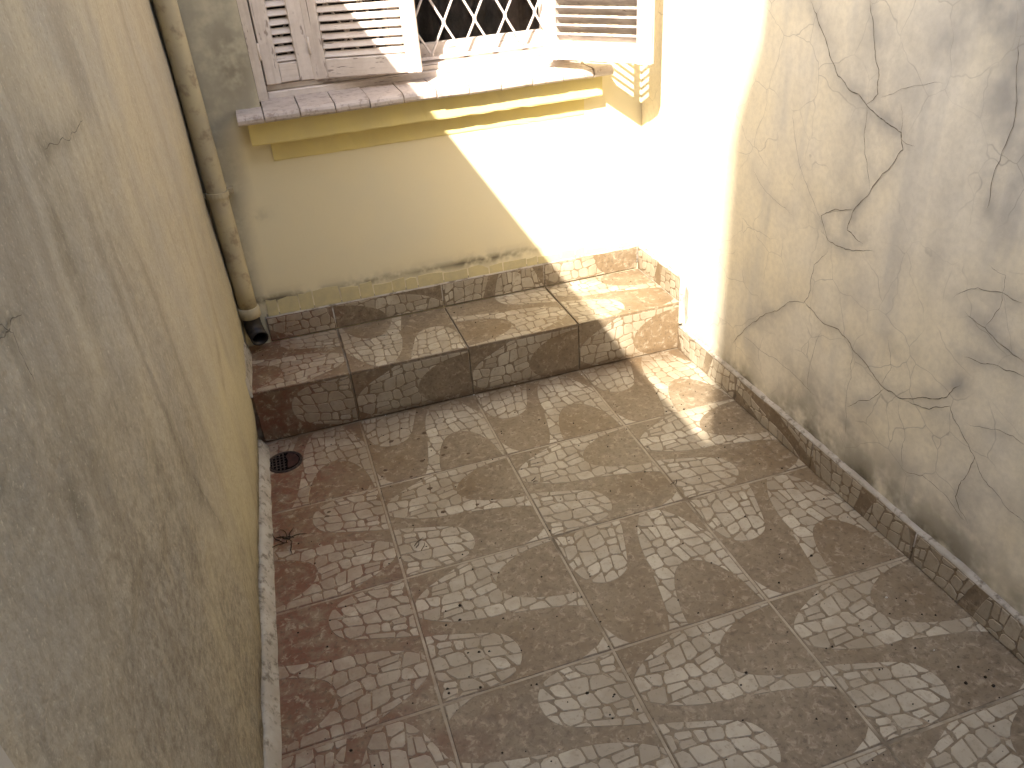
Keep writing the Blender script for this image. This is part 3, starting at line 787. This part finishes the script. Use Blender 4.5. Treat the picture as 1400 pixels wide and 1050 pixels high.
rl=leaf((.958,.378),(1.212,.030),1.134,ZT-.01,False,stile=.052,sag=.004,batten=.31)
leaf((1.062,.512),(.962,.384),1.150,ZT,True,stile=.045)

# ------------------------------------------------------------------ drainpipe in the corner
dp=empty('drainpipe',(-.300,.344,H),'yellow painted rain pipe in the corner beside the window, ending in a dark elbow','pipe')
PX,PY=-.312,.353
V,F=tube_vf([(PX,PY,z) for z in np.linspace(.365,3.2,24)],.035,20);mesh_obj('pipe',V,F,M['pipe'],dp,True)
V,F=tube_vf([(PX,PY,.352),(PX,PY,.356),(PX,PY,.392),(PX,PY,.396)],[.036,.041,.041,.036],20);mesh_obj('collar',V,F,M['pipe'],dp,True)
for z in (.836,1.9):
    V,F=tube_vf([(PX,PY,z-.010),(PX,PY,z-.0095),(PX,PY,z+.0095),(PX,PY,z+.010)],[.0355,.0395,.0395,.0355],20)
    V2,F2=box_vf(PX+.034,PX+.056,PY+.012,YB+.002,z-.009,z+.009);V3,F3=box_vf(PX-.058,PX-.042,PY-.004,PY+.03,z-.009,z+.009)
    mesh_obj('clamp',*merge([(V,F),(V2,F2),(V3,F3)]),M['pipe'],dp)
path=[(PX,PY,.362),(PX,PY,.33),(PX+.003,PY-.008,.305),(PX+.009,PY-.026,.288),(PX+.017,PY-.055,.279)]
V,F=tube_vf(path,[.033,.033,.033,.033,.034],18,False);n=18
Vi,Fi=tube_vf(path,[.028]*5,18,False);off=len(V);V+=Vi;F+=[f[::-1] for f in [[i+off for i in q] for q in Fi]]
m=4*n;F+=[(m+k,m+(k+1)%n,off+m+(k+1)%n,off+m+k) for k in range(n)]
mesh_obj('elbow',V,F,M['black'],dp,True)
V,F=tube_vf([path[2],(path[2][0]+.001,path[2][1]-.002,path[2][2]-.001)],.0278,18);mesh_obj('dark_bore',V,F,M['void'],dp)  # flat black plug painted as the unlit inside of the elbow

# ------------------------------------------------------------------ floor drain
dr=empty('floor_drain',(-.293,-.155,0),'small round dark floor drain with broken grate beside the step','drain')
c=Vector((-.293,-.155,0));n=28;V=[];F=[]
for (r,z) in ((.064,-.002),(.064,.0026),(.061,.0036),(.055,.0034),(.053,.0012),(.053,-.002)):
    for k in range(n):
        a=2*math.pi*k/n;V.append((c.x+r*math.cos(a),c.y+r*math.sin(a),z+.0))
for i in range(5):
    for k in range(n): F.append((i*n+k,i*n+(k+1)%n,(i+1)*n+(k+1)%n,(i+1)*n+k))
fix_normals(mesh_obj('rim',V,F,M['metal'],dr,True))
V=[(c.x+.0535*math.cos(2*math.pi*k/n),c.y+.0535*math.sin(2*math.pi*k/n),.0016) for k in range(n)]+[(c.x+.0535*math.cos(2*math.pi*k/n),c.y+.0535*math.sin(2*math.pi*k/n),-.0018) for k in range(n)]
mesh_obj('pit_disc',V,[list(range(n))]+[(k,n+k,n+(k+1)%n,(k+1)%n) for k in range(n)],M['void'],dr)  # flat black disc in place of a shaded drain pit
for i,s in enumerate((-.042,-.029,-.016,-.003)):
    L=math.sqrt(.053**2-s**2)*.96;box('grate_bar',c.x+s-.0022,c.x+s+.0022,c.y-L,c.y+L,.0014,.0034+.0004*i,M['metal'],dr)
for s in (-.033,-.016,.001,.018,.034):
    L=math.sqrt(.053**2-s**2)*.96;box('grate_bar',c.x-L,c.x+.004,c.y+s-.002,c.y+s+.002,.0015,.0031,M['metal'],dr)
V=[];pts=[(.008,-.045),(.03,-.04),(.046,-.02),(.05,.005),(.04,.03),(.018,.046),(.006,.03),(.012,.004)]
for (a,b) in pts: V.append((c.x+a,c.y+b,.0042+rng.uniform(0,.001)))
for (a,b) in pts: V.append((c.x+a,c.y+b,.0012))
F=[list(range(8))]+[(i,8+i,8+(i+1)%8,(i+1)%8) for i in range(8)]
fix_normals(mesh_obj('sludge',V,F,M['rust'],dr))

# ------------------------------------------------------------------ debris
def twig(cx,cy,n,spread,label,r=.0016,ang=None):
    w=un(cx,cy,2,0);parts=[]
    for i in range(n):
        a=rng.uniform(0,6.28) if ang is None else ang+rng.uniform(-.3,.3);L=spread*rng.uniform(.5,1.1)
        x=w[0]+rng.uniform(-.5,.5)*spread*.5;y=w[1]+rng.uniform(-.5,.5)*spread*.5;p=[];z0=RELIEF+r*.9
        for k in range(6):
            p.append((x,y,z0+abs(rng.gauss(0,.0012))+(.003 if i%2 else 0)*math.sin(k/5*3.14)));a+=rng.uniform(-.45,.45);x+=math.cos(a)*L/5;y+=math.sin(a)*L/5
        parts.append(tube_vf(p,[r*.7,r,r,r*.9,r*.7,r*.3],5))
    V,F=merge(parts);return tag(mesh_obj('dry_twig',V,F,M['twig'],None,True),label,'twig')
twig(398,738,9,.075,'tangle of thin dry twigs lying on the tiles below the floor drain')
twig(569,752,3,.055,'single dark dry sprig on a pale brown tile by itself',.0013,1.2)
twig(728,660,2,.03,'short dark stem across the joint of two mosaic tiles',.0014,.5)
twig(921,663,2,.035,'curled brown stalk at a tile corner near the cracked wall',.0013,.9)
def specks(name,L,mat,label,h):
    V=[];F=[]
    for (x,y,r,z) in L:
        n=7;b=len(V);k=rng.uniform(.6,1);a0=rng.uniform(0,6)
        for j in range(n):
            a=a0+2*math.pi*j/n;q=r*rng.uniform(.75,1.15);V.append((x+q*math.cos(a),y+q*k*math.sin(a),z-.0006))
        for j in range(n):
            v=V[b+j];V.append((x+(v[0]-x)*.6,y+(v[1]-y)*.6,z+h*r*rng.uniform(.7,1)))
        for j in range(n): F.append((b+j,b+(j+1)%n,b+n+(j+1)%n,b+n+j))
        F.append([b+n+j for j in range(n)])
    return tag(mesh_obj(name,V,F,mat,None,True),label,None,None,'stuff')
L=[]
for i in range(420):
    y=rng.uniform(-2.2,-.01);x=rng.uniform(-.33,1.32);r=rng.choice((.0012,.0015,.002,.0024,.003));L.append((x,y,r,RELIEF))
for (x,y) in [(898,538),(911,563),(920,557),(935,560),(629,848),(612,942),(629,828),(480,1026),(1109,760),(1065,797),(1020,920),(1013,937),(610,855),(640,893),(655,892),(669,891),(614,948),(657,940),(803,948),(840,950),(1358,938),(1347,926),(1310,912),(1320,934)]:
    w=un(x,y,2,0);L.append((w[0],w[1],rng.uniform(.0035,.0055),RELIEF))
for i in range(60): L.append((rng.uniform(-.33,1.32),rng.uniform(.02,.37),rng.uniform(.0012,.003),H+RELIEF))
specks('dirt_crumbs',L,M['crumb'],'scattered dark dirt crumbs on the mosaic floor',.7)
L=[]
for (x,y,r) in [(535,604,.014),(580,592,.010),(572,600,.008),(588,668,.015),(606,700,.013),(577,630,.009),(527,643,.008),(522,652,.007),(562,652,.008),(609,612,.008),(606,622,.009),(704,564,.007),(450,700,.010),(447,706,.008),(600,567,.010),(598,596,.007),(653,690,.008),(640,620,.007)]:
    w=un(x,y,2,0);L.append((w[0],w[1],r,RELIEF*.8))
specks('mud_spots',L,M['mud'],'round brown mud spots dried on the tiles near the step',.06)
L=[]
for (x,y,r) in [(648,540,.006),(655,545,.004),(704,528,.006),(527,568,.004),(795,512,.004),(671,552,.003),(695,552,.003),(668,569,.003),(765,1025,.003),(1212,817,.006),(1277,889,.004)]:
    w=un(x,y,2,0);L.append((w[0],w[1],r*.6,RELIEF))
specks('paint_flakes',L,M['flake'],'tiny white paint flakes fallen on the tiles',.35)
flush_stones()

# ------------------------------------------------------------------ things beside and behind the camera
y0=-2.085
gp=empty('gate_post',(wall_x(-2.2),-2.2,0),'smooth grey rendered post against the beige streaked wall','post')
xw=wall_x(-2.1)
V,F=box_vf(xw-.01,xw+.026,-2.36,y0,-.0,2.2,.004);fix_normals(mesh_obj('shaft',V,F,M['postpaint'],gp))
V,F=box_vf(xw-.01,xw+.04,-2.375,y0+.012,2.201,2.25,.004);fix_normals(mesh_obj('cap',V,F,M['cement'],gp))
bw=empty('house',(.5,YN,0),'unseen tall wall with a door, added behind the yard to cut skylight','house')  # added out of view; height and place chosen to darken the near yard
box('wall',-.498,WR+.18,YN-2.0,YN-.001,-.08,5.0,M['postpaint'],bw);box('parapet',-.499,WR+.20,YN-2.02,YN+.02,5.001,5.08,M['cement'],bw,.006)
dw=box('door',.25,1.05,YN-.0008,YN+.03,.002,2.1,M['wood_v'],bw);box('handle',.30,.33,YN+.0305,YN+.07,1.0,1.12,M['metal'],dw)
nb=empty('house',(1.0,-7.6,0),'taller grey house behind the end wall with a steep clay mansard roof','house')
HX,HY=-2.0,-5.18
box('wall',HX,4.2,-10.5,HY,-.09,5.95,M['postpaint'],nb)
V=[(HX,-10.5,5.952),(4.2,-10.5,5.952),(4.2,HY,5.952),(HX,HY,5.952),(HX+.43,-10.1,8.1),(3.8,-10.1,8.1),(3.8,HY-.43,8.1),(HX+.43,HY-.43,8.1)]
fix_normals(mesh_obj('roof',V,BOXF,M['rooftile'],nb))
for xx in (-.6,1.2,3.0):
    for zz in (1.0,3.9):
        w=box('window',xx-.5,xx+.5,HY-.02,HY+.03,zz,zz+1.2,M['wood_v'],nb);box('pane',xx-.42,xx+.42,HY+.0305,HY+.034,zz+.08,zz+1.12,M['black'],w)
